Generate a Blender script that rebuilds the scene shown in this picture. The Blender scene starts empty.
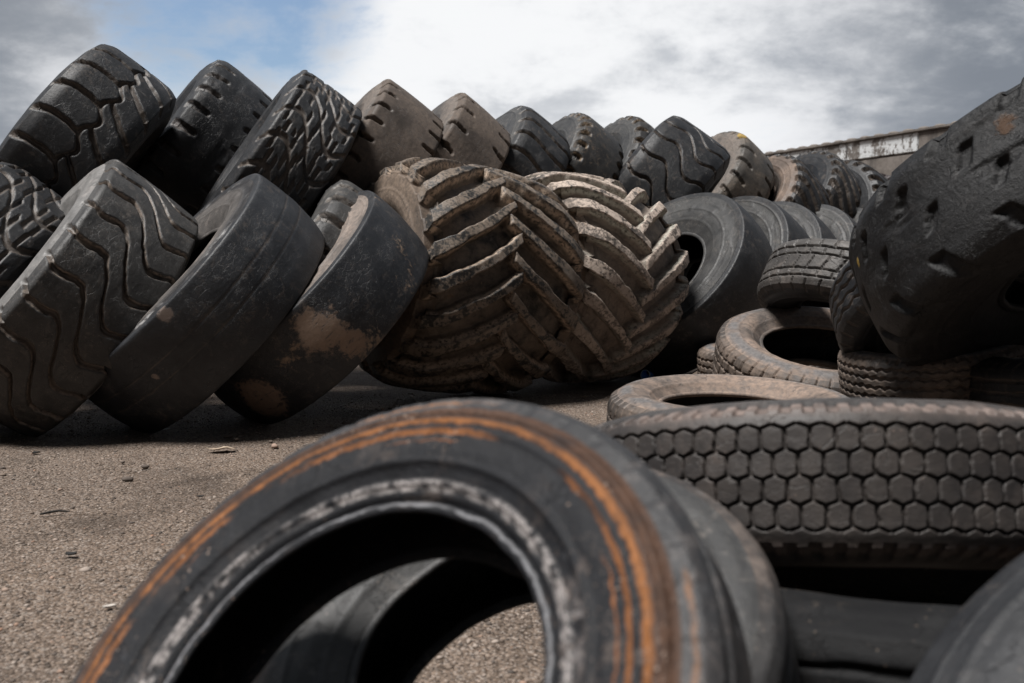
import bpy, math, random
import numpy as np
from mathutils import Vector, Matrix, Euler
random.seed(7)
SC = bpy.context.scene
COL = SC.collection
R_ = math.radians
CAM_H = .83
PITCH = math.atan((341.5 - 262) / 995.)

# ------------------------------------------------------------------ helpers
def tag(o, label=None, cat=None, group=None, kind=None):
    if label: o['label'] = label
    if cat: o['category'] = cat
    if group: o['group'] = group
    if kind: o['kind'] = kind
    return o

def ground_at(px, py):
    """a point of the yard surface, from where it shows in the photograph"""
    d = .83 / ((py - 262) / 995.)
    return Vector(((px - 512) / 995. * d, d, 0))

def empty(name, loc):
    o = bpy.data.objects.new(name, None); COL.objects.link(o)
    o.location = loc; o.empty_display_size = .1
    return o

def link(name, me, mat, parent=None, mw=None):
    o = bpy.data.objects.new(name, me); COL.objects.link(o)
    if mat: me.materials.append(mat)
    if parent: o.parent = parent
    if mw is not None: o.matrix_local = mw
    return o

def raw_mesh(name, V, Fq, attrs=None, smooth=True):
    me = bpy.data.meshes.new(name)
    V = np.asarray(V, np.float32); Fq = np.asarray(Fq, np.int32)
    n, k = Fq.shape
    me.vertices.add(len(V)); me.vertices.foreach_set('co', V.ravel())
    me.loops.add(n * k); me.loops.foreach_set('vertex_index', Fq.ravel())
    me.polygons.add(n)
    me.polygons.foreach_set('loop_start', np.arange(0, n * k, k, dtype=np.int32))
    me.polygons.foreach_set('loop_total', np.full(n, k, np.int32))
    if smooth: me.polygons.foreach_set('use_smooth', np.ones(n, bool))
    for an, val in (attrs or {}).items():
        a = me.attributes.new(an, 'FLOAT', 'POINT')
        a.data.foreach_set('value', np.asarray(val, np.float32).ravel())
    me.update(calc_edges=True); me.validate()
    return me

def grid_faces(ns, nt, flip=False):
    i, j = np.meshgrid(np.arange(ns - 1), np.arange(nt), indexing='ij')
    j2 = (j + 1) % nt
    f = np.stack([i * nt + j, i * nt + j2, (i + 1) * nt + j2, (i + 1) * nt + j], -1).reshape(-1, 4)
    return f[:, ::-1] if flip else f

def ss(a, b, x):
    t = np.clip((x - a) / (b - a), 0, 1); return t * t * (3 - 2 * t)

def per(u): return (u + .5) % 1 - .5

def vnoise(tf, y, ft, fy, seed):
    """value noise, periodic round the tyre; tf in 0..1 round, y across"""
    rng = np.random.default_rng(seed); L = rng.random((ft, 64))
    a = tf * ft; b = y * fy + 20
    i = np.floor(a).astype(int); j = np.floor(b).astype(int)
    fa = a - i; fb = b - j; fa = fa * fa * (3 - 2 * fa); fb = fb * fb * (3 - 2 * fb)
    i0 = i % ft; i1 = (i + 1) % ft; j0 = j % 64; j1 = (j + 1) % 64
    return ((L[i0, j0] * (1 - fa) + L[i1, j0] * fa) * (1 - fb) + (L[i0, j1] * (1 - fa) + L[i1, j1] * fa) * fb) * 2 - 1

def fnoise(tf, y, ft, fy, seed, oct=3):
    s = 0; a = 1; t = 0
    for k in range(oct):
        s = s + a * vnoise(tf, y, ft * 2 ** k, fy * 2 ** k, seed + k); t += a; a *= .55
    return s / t

# ------------------------------------------------------------------ shader helpers
class NT:
    def __init__(s, name):
        s.m = bpy.data.materials.new(name); s.m.use_nodes = True
        s.t = s.m.node_tree; s.n = s.t.nodes; s.l = s.t.links
        s.b = s.n['Principled BSDF']
    def new(s, ty, **k):
        n = s.n.new(ty)
        for a, v in k.items(): setattr(n, a, v)
        return n
    def put(s, sock, v):
        if hasattr(v, 'is_output') or isinstance(v, bpy.types.NodeSocket): s.l.new(v, sock)
        elif isinstance(v, (tuple, list)): sock.default_value = (*v, 1.)[:len(sock.default_value)]
        else: sock.default_value = v
    def noise(s, vec, scale, detail=4., rough=.55, dist=0.):
        n = s.new('ShaderNodeTexNoise'); s.put(n.inputs['Vector'], vec)
        n.inputs['Scale'].default_value = scale; n.inputs['Detail'].default_value = detail
        n.inputs['Roughness'].default_value = rough; n.inputs['Distortion'].default_value = dist
        return n.outputs['Fac']
    def voro(s, vec, scale, feature='F1', out='Distance', rnd=1.):
        n = s.new('ShaderNodeTexVoronoi', feature=feature); s.put(n.inputs['Vector'], vec)
        n.inputs['Scale'].default_value = scale; n.inputs['Randomness'].default_value = rnd
        return n.outputs[out]
    def ramp(s, fac, stops):
        n = s.new('ShaderNodeValToRGB'); e = n.color_ramp.elements
        while len(e) < len(stops): e.new(.5)
        for el, (p, c) in zip(e, stops):
            el.position = p; el.color = (*c, 1) if isinstance(c, (tuple, list)) else (c, c, c, 1)
        s.put(n.inputs['Fac'], fac); return n.outputs['Color']
    def mr(s, v, a, b, c=0., d=1., smooth=True):
        n = s.new('ShaderNodeMapRange'); n.clamp = True
        if smooth: n.interpolation_type = 'SMOOTHSTEP'
        s.put(n.inputs[0], v)
        for i, q in enumerate((a, b, c, d)): n.inputs[i + 1].default_value = q
        return n.outputs[0]
    def mix(s, f, a, b):
        n = s.new('ShaderNodeMix', data_type='RGBA'); s.put(n.inputs[0], f); s.put(n.inputs[6], a); s.put(n.inputs[7], b)
        return n.outputs[2]
    def math(s, op, a, b=0.):
        n = s.new('ShaderNodeMath', operation=op); s.put(n.inputs[0], a); s.put(n.inputs[1], b); return n.outputs[0]
    def vmath(s, op, a, b):
        n = s.new('ShaderNodeVectorMath', operation=op)
        if isinstance(a, (tuple, list)): n.inputs[0].default_value = a
        else: s.put(n.inputs[0], a)
        if isinstance(b, (tuple, list)): n.inputs[1].default_value = b
        elif op == 'SCALE': s.put(n.inputs['Scale'], b)
        else: s.put(n.inputs[1], b)
        return n.outputs[0]
    def attr(s, name):
        return s.new('ShaderNodeAttribute', attribute_name=name).outputs['Fac']
    def coord(s, w='Object'): return s.new('ShaderNodeTexCoord').outputs[w]
    def bump(s, h, strength=.3, dist=.01, prev=None):
        n = s.new('ShaderNodeBump'); s.put(n.inputs['Height'], h); n.inputs['Strength'].default_value = strength
        n.inputs['Distance'].default_value = dist
        if prev is not None: s.l.new(prev, n.inputs['Normal'])
        return n.outputs[0]

def rubber(name, base=(.020, .021, .023), grey=(.062, .062, .064), weather=.5, dust=(.15, .115, .088), dusty=.2,
           groove=.5, mud=0., mudcol=(.20, .145, .105), rough=.6, bump=1., rings=(), edge=0., pits=0., paint=None, scratch=.5, specks=.35, cap=0., spec=.42, grime=.5, crack=.5):
    """weathered rubber: grey bloom, settled dust, dried mud, scuffs; seed attribute shifts the texture from tyre to tyre"""
    base = tuple(q * .50 for q in base); grey = tuple(q * .50 for q in grey); rough = rough - .09
    t = NT(name)
    off = t.vmath('SCALE', (13.1, 7.7, 21.3), t.attr('seed'))
    v = t.vmath('ADD', t.coord(), off)
    n1 = t.noise(v, 2.2, 7, .62, .4); n2 = t.noise(v, 9, 6, .6); n3 = t.noise(v, 46, 5, .6); n4 = t.noise(v, 240, 4, .7)
    hg = t.attr('hgt')
    c = t.mix(t.mr(n2, .5 - weather * .35, .95 - weather * .35), base, grey)
    c = t.mix(t.math('MULTIPLY', t.mr(n3, .45, .8), .35 * weather + .1), c, grey)
    # worn lug edges catch a paler bloom
    if edge:
        e = t.math('MULTIPLY', t.mr(hg, .2, .55), t.mr(hg, 1., .7)); e = t.math('MULTIPLY', e, t.mr(n3, .3, .6))
        c = t.mix(t.math('MULTIPLY', e, edge), c, tuple(min(.5, q * 2.1) for q in dust))
    # grime: broken, sharp-edged patches of pale film over the rubber
    gr = t.noise(v, 20, 9, .72, .5)
    gk = t.math('MULTIPLY', t.mr(gr, .53, .62), t.mr(n1, .36, .62))
    c = t.mix(t.math('MULTIPLY', gk, grime), c, tuple(d_ * .55 + g_ * .75 for d_, g_ in zip(dust, grey)))
    gk2 = t.mr(t.noise(v, 7, 9, .7, .8), .60, .66); c = t.mix(t.math('MULTIPLY', gk2, grime * .7), c, tuple(q * .45 for q in base))
    # dust film
    d1 = t.mr(n1, .78 - dusty * .75, 1.02 - dusty * .75); d2 = t.mr(n3, .25, .75)
    dm = t.math('MULTIPLY', d1, t.math('ADD', t.math('MULTIPLY', d2, .7), .25))
    c = t.mix(dm, c, dust)
    # dirt packed in the grooves
    gm = t.math('MULTIPLY', t.mr(hg, .75, .15), t.mr(n2, .3, .62)); gm = t.math('MULTIPLY', gm, groove)
    c = t.mix(gm, c, tuple(q * 1.05 for q in dust))
    if cap:          # dried mud left on the faces of the lugs
        cm_ = t.math('MULTIPLY', t.mr(hg, .75, .95), t.mr(t.math('ADD', t.math('MULTIPLY', n2, .5), t.math('MULTIPLY', n3, .5)), .44, .54))
        c = t.mix(t.math('MULTIPLY', cm_, cap), c, tuple(min(.6, q * 1.55) for q in dust))
    rgh = t.mr(dm, 0, 1, rough, .93, False)
    hgt = t.math('ADD', t.math('MULTIPLY', n3, .55), t.math('MULTIPLY', n4, .3))
    if scratch:
        sv = t.vmath('MULTIPLY', v, (3., 9., 26.)); sn = t.noise(sv, 5.5, 5, .7, 1.2)
        sm = t.math('MULTIPLY', t.mr(sn, .59, .68), t.mr(n1, .36, .58))
        c = t.mix(t.math('MULTIPLY', sm, .55 * scratch), c, tuple(min(.4, q * 2.3) for q in grey))
        hgt = t.math('SUBTRACT', hgt, t.math('MULTIPLY', sm, .35))
    if crack:
        ce = t.new('ShaderNodeTexVoronoi', feature='DISTANCE_TO_EDGE'); t.put(ce.inputs['Vector'], t.vmath('ADD', t.vmath('MULTIPLY', v, (1., 1., 1.6)), t.vmath('SCALE', (.06, .05, .07), n3)))
        ce.inputs['Scale'].default_value = 17
        ck = t.math('MULTIPLY', t.mr(ce.outputs['Distance'], .035, .006), t.mr(n2, .47, .62))
        c = t.mix(t.math('MULTIPLY', ck, .8 * crack), c, (.006, .006, .006)); hgt = t.math('SUBTRACT', hgt, t.math('MULTIPLY', ck, .9 * crack))
    for (r0, r1, col, th, side) in rings:
        rd = t.attr('rad'); w = (r1 - r0) * .3
        wob = t.math('ADD', rd, t.math('MULTIPLY', t.math('SUBTRACT', n3, .5), .03))
        k = t.math('MULTIPLY', t.mr(wob, r0 - w, r0 + w), t.mr(wob, r1 + w, r1 - w))
        k = t.math('MULTIPLY', k, t.mr(t.math('ADD', t.math('MULTIPLY', n1, .6), t.math('MULTIPLY', n2, .4)), th, th + .10))
        if min(col) > .2:
            k = t.math('MULTIPLY', k, t.math('MULTIPLY', t.mr(n3, .36, .54), t.mr(n4, .30, .62))); k = t.math('MULTIPLY', k, .85)
        else: k = t.math('MULTIPLY', k, t.mr(n4, .15, .55, .45, .95)); col = t.mix(t.mr(n3, .35, .65), tuple(q * .62 for q in col), col)
        if side: k = t.math('MULTIPLY', k, t.mr(t.math('MULTIPLY', t.attr('xs'), float(side)), .15, .3))
        c = t.mix(k, c, col)
    if mud:
        mn = t.noise(v, 3.1, 9, .68, .3)
        mm = t.mr(t.math('ADD', mn, t.math('MULTIPLY', t.math('SUBTRACT', n3, .5), .16)), .73 - mud * .34, .80 - mud * .34)
        mc = t.mix(n3, tuple(q * .72 for q in mudcol), tuple(q * 1.2 for q in mudcol))
        c = t.mix(t.math('MULTIPLY', mm, .93), c, mc)
        rgh = t.math('MAXIMUM', rgh, t.math('MULTIPLY', mm, .95))
        hgt = t.math('ADD', hgt, t.math('MULTIPLY', mm, .5))
    for (col, cen, rad) in (paint or ()):
        ds = t.new('ShaderNodeVectorMath', operation='DISTANCE'); t.put(ds.inputs[0], t.coord()); ds.inputs[1].default_value = cen
        dn = t.math('ADD', ds.outputs['Value'], t.math('MULTIPLY', t.math('SUBTRACT', t.math('ADD', n2, n3), 1.), rad * 1.1))
        pm = t.math('MULTIPLY', t.mr(dn, rad, rad * .62), t.mr(t.noise(t.vmath('MULTIPLY', v, (14., 14., 50.)), 1., 6, .7), .30, .46))
        c = t.mix(t.math('MULTIPLY', pm, .85), c, t.mix(n3, tuple(q * .7 for q in col), tuple(q * 1.2 for q in col)))
        rgh = t.math('MAXIMUM', rgh, t.math('MULTIPLY', pm, .9)); hgt = t.math('ADD', hgt, t.math('MULTIPLY', pm, .4))
    if specks:
        sp = t.voro(v, 75); sm_ = t.math('MULTIPLY', t.mr(sp, .20, .10), t.mr(n2, .5, .62))
        c = t.mix(t.math('MULTIPLY', sm_, specks), c, tuple(min(.5, q * 1.7) for q in dust))
        sp = t.voro(v, 160); sm_ = t.math('MULTIPLY', t.mr(sp, .22, .1), t.mr(n1, .42, .6))
        c = t.mix(t.math('MULTIPLY', sm_, specks * .7), c, tuple(min(.5, q * 1.5) for q in dust))
    if pits:
        pv = t.voro(v, 60); pm = t.mr(pv, .13, .05); c = t.mix(t.math('MULTIPLY', pm, pits), c, (.012, .01, .009))
        hgt = t.math('SUBTRACT', hgt, t.math('MULTIPLY', pm, .8 * pits))
    t.put(t.b.inputs['Base Color'], c); t.put(t.b.inputs['Roughness'], rgh)
    t.b.inputs['Specular IOR Level'].default_value = spec
    bm = t.bump(n2, .12 * bump, .012); bm = t.bump(hgt, .6 * bump, .006, bm)
    t.put(t.b.inputs['Normal'], bm)
    return t.m

# ------------------------------------------------------------------ tyres
FORM = {  # shoulder radius, tread width, bead radius, bead width, widest radius  (as shares of R and W/2)
    'otr':   dict(rs=.955, tw=.88, rb=.46, bw=.72, ws=.76, crown=.012),
    'slick': dict(rs=.960, tw=.985, rb=.47, bw=.72, ws=.76, crown=.032),
    'truck': dict(rs=.97, tw=.80, rb=.56, bw=.66, ws=.78, crown=.006),
    'front': dict(rs=.97, tw=.80, rb=.585, bw=.66, ws=.80, crown=.006),
    'trac':  dict(rs=.88, tw=.93, rb=.36, bw=.86, ws=.70, crown=.05),
}

def groove(d, w, e=None):
    return ss(w, w + (e or max(.006, w * .6)), np.abs(d))

def pat_none(u, x, q): return np.ones_like(u)

def pat_wave(u, x, q):
    k = q.get('amp', .8); c = k * np.tanh(2.6 * x) + .16 * np.sin(5.5 * x + .6)
    d = per(u - c) * q['P']; slope = 1 + 0 * x
    h = groove(d, q.get('w', .016), q.get('soft', .022))
    return h

def pat_chunk(u, x, q):
    xc = -.12 + .11 * np.sin(2 * np.pi * u + .6)
    left = x > xc
    cl = .16 * np.sin(2.6 * x + .4); cr = 1.25 * (x + .12) - .35 * (x + .12) ** 2 * np.sign(x + .12)
    dl = per(u - cl) * q['P']; dr = per(u - cr - .42) * q['P'] * .8
    w = q.get('w', .011)
    h = np.where(left, groove(dl, w * (1 + .8 * ss(.6, 1.1, x)), .014), groove(dr, w, .013))
    return np.minimum(h, groove((x - xc) * q['H'], w * .75, .012))

def pat_block(u, x, q):
    c = .55 * np.sin(3.0 * x) + .5 * x
    v = u - c; d = per(v) * q['P']; h = groove(d, .011, .013)
    k = np.floor(v + .5)
    for i, xx in enumerate((-.72, -.38, .02, .36, .74)):
        sft = .10 * np.sin(k * 2.3 + i * 1.7); lim = ss(0, .06, np.abs(per(v + .5)) - .0)
        h = np.minimum(h, np.maximum(groove((x - xx - sft) * q['H'], .005, .010), .25 if i % 2 else 0))
    return h

def pat_slits(u, x, q):
    w = q.get('w', .013); xin = q.get('xin', .58); sk = q.get('skew', .0); dp = q.get('far', 1.)
    h = np.ones_like(u)
    for sgn, o in ((1, 0.), (-1, .5)):
        d = per(u - o - sk * x) * q['P']; a = x * sgn
        ext = ss(xin, xin + .12, a)
        g = groove(d, w * (.5 + .8 * ss(xin, 1.1, a)), .014)
        h = np.minimum(h, 1 - (1 - g) * ext * (dp if sgn < 0 else 1))
    return h

def pat_rows(u, x, q):
    """smooth worn face with rows of short slots near one edge"""
    h = np.ones_like(u)
    for (x0, x1, o, sk, w) in ((.70, 1.5, .0, .5, .024), (.22, .56, .45, .5, .015), (-.30, .02, .0, .5, .013), (-1.5, -.66, .4, -.5, .024)):
        d = (per(u - o - sk * x) + 0 * x) * q['P']
        m = ss(x0 - .05, x0 + .04, x) * ss(x1 + .05, x1 - .04, x)
        h = np.minimum(h, 1 - (1 - groove(d, w, .014)) * m)
    return h

def pat_bars(u, x, q):
    c = q.get('amp', .5) * x + .1 * np.sin(3 * x); d = per(u - c) * q['P']
    return groove(d, q.get('w', .012) * (1 + .5 * ss(.5, 1.1, np.abs(x))), .016)

def pat_chevron(u, x, q):
    s = q.get('dir', 1) * q.get('slope', 1.25); h = np.zeros_like(u)
    for sgn, o in ((1, 0.), (-1, .5)):
        a = x * sgn
        curve = s * (a - .16 * a * a) ; d = per(u - o - curve) * q['P']
        wid = (.030 + .016 * ss(.25, 1.1, a)) * q.get('lw', 1.)
        l = 1 - ss(wid, wid + .018, np.abs(d)); l = l * ss(-.10, -.05, a)
        h = np.maximum(h, l)
    return h

def pat_hex(u, x, q):
    y = x * q['H']; X = per(u) * 0; P = q['P']; rs = q.get('row', .0475); w = q.get('w', .0028)
    d1 = np.full_like(u, 9.); d2 = d1.copy(); v1 = np.zeros_like(u, bool); v2 = v1.copy()
    for r in range(-1, 5):
        yc = (r - 1.5) * rs; o = .5 * (r % 2)
        for k in (-1, 0, 1):
            dx = (per(u - o) + k) * P; dd = np.hypot(dx * .95, y - yc); vir = r in (-1, 4)
            new1 = dd < d1
            d2n = np.where(new1, d1, np.minimum(d2, dd)); v2n = np.where(new1, v1, np.where(dd < d2, vir, v2))
            d1 = np.where(new1, dd, d1); v1 = np.where(new1, vir, v1); d2, v2 = d2n, v2n
    e = (d2 - d1) * .5
    h = ss(w, w + .0014, e)
    h = np.where(v1 & v2, 1., h)
    sh = ss(.93, 1.0, np.abs(x)) ; n = per(u * 1.) * P
    return np.minimum(h, 1 - (1 - groove(n, .006, .006)) * sh * .8)

def pat_brick(u, x, q):
    rows = q['rows']; w = q.get('w', .003); h = np.ones_like(u)
    edges = np.linspace(-1, 1, rows + 1) if 'edges' not in q else np.array(q['edges'])
    for e in edges[1:-1]: h = np.minimum(h, groove((x - e) * q['H'] , w, .004))
    for i in range(len(edges) - 1):
        m = (x >= edges[i]) & (x < edges[i + 1]) if i < len(edges) - 2 else (x >= edges[i])
        if i == 0: m = x < edges[1]
        sk = q.get('skews', [0] * rows)[i]
        d = per(u - .5 * (i % 2) - sk * (x - edges[i])) * q['P']
        h = np.where(m, np.minimum(h, groove(d, w * .9, .004)), h)
    return h

def pat_ribs(u, x, q):
    h = np.ones_like(u); w = q.get('w', .004); z = q.get('zig', .0)
    for i, e in enumerate(q.get('edges', (-.6, -.2, .2, .6))):
        off = z * (np.abs(per(u + i * .37)) * 4 - 1)
        h = np.minimum(h, groove((x - e - off) * q['H'], w, .005))
    if q.get('dimple'):
        for e in q['dimple']:
            h = np.minimum(h, 1 - .9 * (1 - ss(.006, .012, np.hypot(per(u * .5) * 2 * q['P'], (x - e) * q['H']))))
    sh = ss(.9, 1.0, np.abs(x)); h = np.minimum(h, 1 - (1 - groove(per(u) * q['P'], .004, .006)) * sh * q.get('nick', .6))
    return h

PAT = dict(none=pat_none, wave=pat_wave, chunk=pat_chunk, block=pat_block, slits=pat_slits, rows=pat_rows, bars=pat_bars,
           chevron=pat_chevron, hex=pat_hex, brick=pat_brick, ribs=pat_ribs)

def tyre(name, c, a, R, W, form, mat, label, group=None, pat='none', N=20, depth=.03, nt=480, nx=64, seed=0, spin=0.,
         chip=.004, lump=.006, ridges=((.80, .004), (.66, .004)), side_mat=None, ticks=0, dent=0., rip=0., **q):
    a = Vector(a).normalized(); f = FORM[form]; H = W / 2; tw = H * f['tw']; P = 2 * math.pi * R / N
    q = dict(q, P=P, H=tw)
    # frame with z along the axle
    t0 = Vector((0, 0, 1)) if abs(a.z) < .95 else Vector((0, 1, 0))
    e1 = t0.cross(a).normalized(); e2 = a.cross(e1)
    M3 = Matrix((e1, e2, a)).transposed()
    rb, bw, ws, rs = R * f['rb'], H * f['bw'], R * f['ws'], R * f['rs']
    rngp = np.random.default_rng(seed + 100)
    ph = rngp.random(6) * 6.28
    def warp(tf):          # slow unevenness of an old casing
        th = tf * 2 * np.pi
        return lump * (np.sin(2 * th + ph[0]) + .6 * np.sin(3 * th + ph[1]) + .4 * np.sin(5 * th + ph[2])) * .6
    def place(tf, r, z):
        th = tf * 2 * np.pi + spin
        return np.stack([r * np.cos(th), r * np.sin(th), z], -1)
    zmin = c[2] - R * math.sqrt(max(0, 1 - a.z ** 2)) - H * abs(a.z) * f['tw']
    zmin = max(0., zmin)
    root = empty(name, (c[0], c[1], zmin))
    mw = Matrix.Translation((0, 0, c[2] - zmin)) @ M3.to_4x4()
    tag(root, label, 'tyre', group)
    def mk(part, S, Z, tf, disp_r, disp_z, hg, flip, m, xs):
        ns, n_t = S.shape
        V = place(tf, S + disp_r, Z + disp_z).reshape(-1, 3)
        me = raw_mesh(part, V, grid_faces(ns, n_t, flip), dict(hgt=hg, rad=(S / R), xs=Z / H, seed=np.full(S.size, seed * .137 + .31)))
        return link(part, me, m, root, mw)
    # --- tread: the crown and both shoulders down to the buttress
    bx = 1.16 if form not in ('truck', 'front') else 1.10
    x = np.linspace(-bx, bx, nx); tf = np.arange(nt) / nt
    X, T = np.meshgrid(x, tf, indexing='ij')
    def prof(xx):
        ax = np.abs(xx)
        r = R - f['crown'] * R * ax ** 2 - (R - rs - f['crown'] * R) * ss(q.get('sh', .66), 1.06, ax) ** 1.5
        z = tw * np.minimum(ax, 1) * np.sign(xx)
        over = np.maximum(ax - 1, 0) / (bx - 1)
        r = r - over * (R * .045); z = z + np.sign(xx) * over * (H - tw) * .45
        return r, z
    r0, z0 = prof(x); dr = np.gradient(r0); dz = np.gradient(z0); nl = np.hypot(dr, dz) + 1e-9
    nr, nz = dz / nl, -dr / nl
    xw = X + fnoise(T, X, 60, 8, seed + 3, 2) * chip / tw * 1.2
    uw = T * N + fnoise(T, X, 60, 8, seed + 9, 2) * chip / P * 1.2
    hg = PAT[pat](uw, xw, q)
    edgefade = 1 - .3 * ss(bx - .10, bx, np.abs(X))
    lugtop = fnoise(T, X, 90, 14, seed + 21, 3) * chip * .13
    disp = -(1 - hg) * depth * edgefade + lugtop * edgefade
    if rip: disp = disp - rip * ss(.30, .62, fnoise(T, X, 14, 2.5, seed + 77, 3)) * edgefade
    if dent: disp = disp + dent * fnoise(T, X, 9, 1.6, seed + 55, 2) * edgefade
    wv = warp(T)
    S0 = np.repeat(r0[:, None], nt, 1); Z0 = np.repeat(z0[:, None], nt, 1)
    mk('tread', S0, Z0, T, disp * nr[:, None] + wv, disp * nz[:, None], hg, False, mat, None)
    # --- sidewalls, bead rings, inner liner
    ED = {1: (disp[-1], nr[-1], nz[-1], hg[-1]), -1: (disp[0], nr[0], nz[0], hg[0])}
    n2 = min(nt, 720); tf2 = np.arange(n2) / n2
    re, ze = r0[-1], z0[-1]
    br = .035 * R
    sm = side_mat or mat
    for sgn in (1, -1):
        s = np.linspace(0, 1, 40)
        # from buttress out to the widest point, then in to the bead
        k1 = np.array([re, (re + ws) / 2 + .01 * R, ws, (ws * .55 + rb * .45), rb + br]); k2 = np.array([abs(ze), H * .985, H, (H * .55 + bw * .45) * 1.07, bw])
        kk = np.array([0, .22, .42, .75, 1.])
        def crv(kv):       # monotone-ish cubic through the knots
            mtan = np.gradient(kv, kk); o = np.zeros_like(s)
            for i in range(4):
                w = (s >= kk[i]) & (s <= kk[i + 1]); h_ = kk[i + 1] - kk[i]; tt = (s[w] - kk[i]) / h_
                o[w] = (2 * tt**3 - 3 * tt**2 + 1) * kv[i] + (tt**3 - 2 * tt**2 + tt) * h_ * mtan[i] + (-2 * tt**3 + 3 * tt**2) * kv[i + 1] + (tt**3 - tt**2) * h_ * mtan[i + 1]
            return o
        rr, zz = crv(k1), crv(k2)
        Sg, Tg = np.meshgrid(rr, tf2, indexing='ij'); Zg = np.repeat(zz[:, None], n2, 1)
        dz_ = np.zeros_like(Sg)
        for (rp, hh) in ridges: dz_ += hh * np.exp(-((Sg / R - rp) / .008) ** 2)
        if ticks:
            dz_ += .004 * ss(.35, .5, np.abs(per(Tg * ticks))) * ss(.70, .72, Sg / R) * ss(.80, .78, Sg / R)
            dz_ += .003 * (fnoise(Tg, Sg / R, 16, 5, seed + 8, 1) > .1) * ss(.80, .82, Sg / R) * ss(.90, .88, Sg / R)
        dz_ += fnoise(Tg, Sg / R, 30, 14, seed + 31, 2) * .0022 * ss(0, .1, np.repeat(s[:, None], n2, 1)) + dent * .5 * fnoise(Tg, Sg / R, 7, 4, seed + 5, 2) * np.repeat((s * (1 - s) * 4)[:, None], n2, 1)
        ed, en_r, en_z, eh = ED[sgn]
        ed2 = np.interp(tf2, tf, ed, period=1)[None]; eh2 = np.interp(tf2, tf, eh, period=1)[None]
        fd = (1 - ss(0, q.get('cut', .16), s))[:, None]
        hs_ = 1 - (1 - eh2) * fd
        mk('sidewall', Sg, sgn * Zg, Tg, warp(Tg) * np.repeat((1 - s * .8)[:, None], n2, 1) + ed2 * fd * en_r, sgn * dz_ + ed2 * fd * en_z, hs_, sgn < 0, sm, None)
        # bead: rounded lip running from the sidewall to the toe
        th = np.linspace(0, 1, 12); lip = .4 * br
        rr = rb + br - br * ss(0, .75, th) - 0 * th; zz = bw + lip * np.sin(th * math.pi * .9) - (th ** 2) * .13 * H
        rr[-3:] = rb + np.array([0, .003, .012])
        Sg, Tg = np.meshgrid(rr, tf2, indexing='ij'); Zg = np.repeat(zz[:, None], n2, 1)
        mk('bead', Sg, sgn * Zg, Tg, warp(Tg) * .2 + fnoise(Tg, Sg, 50, 3, seed + 2, 2) * .0025, 0 * Sg, np.ones_like(Sg), sgn < 0, sm, None)
        zt = zz[-1]
    m = np.linspace(-1, 1, 25); thick = .055 * R if form != 'truck' else .05 * R
    rin = rb + .012 + (R - thick - depth - rb - .012) * np.clip(1 - np.abs(m) ** 2.2, 0, 1) ** .62
    zin = np.sin(m * math.pi / 2) * (H - .03) * np.clip(1.0 - .0 * m, 0, 1)
    zin = zin * (1 - ss(.8, 1, np.abs(m))) + np.sign(m) * zt * ss(.8, 1, np.abs(m))
    Sg, Tg = np.meshgrid(rin, tf2, indexing='ij'); Zg = np.repeat(zin[:, None], n2, 1)
    mk('inner_liner', Sg, Zg, Tg, warp(Tg) * .2, 0 * Sg, np.ones_like(Sg), True, M_LINER, None)
    return root

SUN, CLOUD, EXPO, SKY_SEED = 5.0, .77, .38, 3.7
M_LINER = rubber('inner_rubber', base=(.012, .012, .013), grey=(.03, .03, .031), dusty=.0, weather=.2, groove=0, rough=.65, scratch=.2)

MUD = (.155, .118, .088); SAND = (.26, .19, .14)
dk = dict(base=(.015, .016, .019), grey=(.042, .044, .049))
m_black = rubber('black_rubber', weather=.35, dusty=.10, groove=.42, edge=.22, **dk)
m_black_scuffed = rubber('scuffed_black_rubber', weather=.45, dusty=.22, dust=(.085, .066, .053), groove=.42, edge=.25, mud=.20, mudcol=(.075, .055, .043), scratch=1., **dk)
m_char = rubber('charcoal_rubber', weather=.5, dusty=.16, groove=.5, edge=.2, base=(.018, .019, .022), grey=(.055, .057, .062))
m_grey = rubber('grey_rubber', base=(.05, .05, .051), grey=(.105, .103, .10), weather=.7, dusty=.25, groove=.3, edge=.3, dust=(.20, .17, .145))
m_bluegrey = rubber('slick_rubber', base=(.022, .025, .031), grey=(.060, .064, .072), weather=.62, dusty=.10, groove=.3, scratch=.9, mud=.05, mudcol=SAND, paint=[((.20, .155, .13), (.66, -.224, .196), .045), ((.24, .19, .16), (.535, -.457, .022), .022)])
m_bluegrey_side = rubber('dusty_sidewall', base=(.085, .078, .073), grey=(.19, .175, .165), weather=.8, dusty=.35, dust=(.25, .21, .185), groove=.2,
                         rings=((.80, .925, (.014, .014, .016), .36, 1), (.82, .915, (.42, .415, .41), .49, 1)))
m_mud_slick = rubber('muddy_slick_rubber', base=(.022, .025, .031), grey=(.055, .058, .066), weather=.5, dusty=.12, groove=.3, scratch=1., mud=.36, mudcol=(.25, .18, .128),
                paint=[((.29, .205, .15), (.658, -.176, .052), .13), ((.26, .18, .13), (.669, -.123, -.11), .085), ((.20, .14, .105), (.363, -.576, -.047), .15)])
m_mud_side = rubber('pinkish_dusty_sidewall', base=(.11, .098, .09), grey=(.22, .195, .18), weather=.8, dusty=.55, dust=(.27, .215, .18), groove=.2)
m_litside = rubber('lit_look_sidewall', base=(.16, .155, .15), grey=(.36, .35, .34), weather=.8, dusty=.4, dust=(.30, .27, .25), groove=0.)  # extra pale grey: the lit look of the sidewall put into its colour
m_brown = rubber('dust_covered_rubber', base=(.06, .047, .038), grey=(.12, .094, .078), weather=.75, dusty=.62, dust=(.125, .096, .076), groove=0., pits=.7, scratch=.3)
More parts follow.
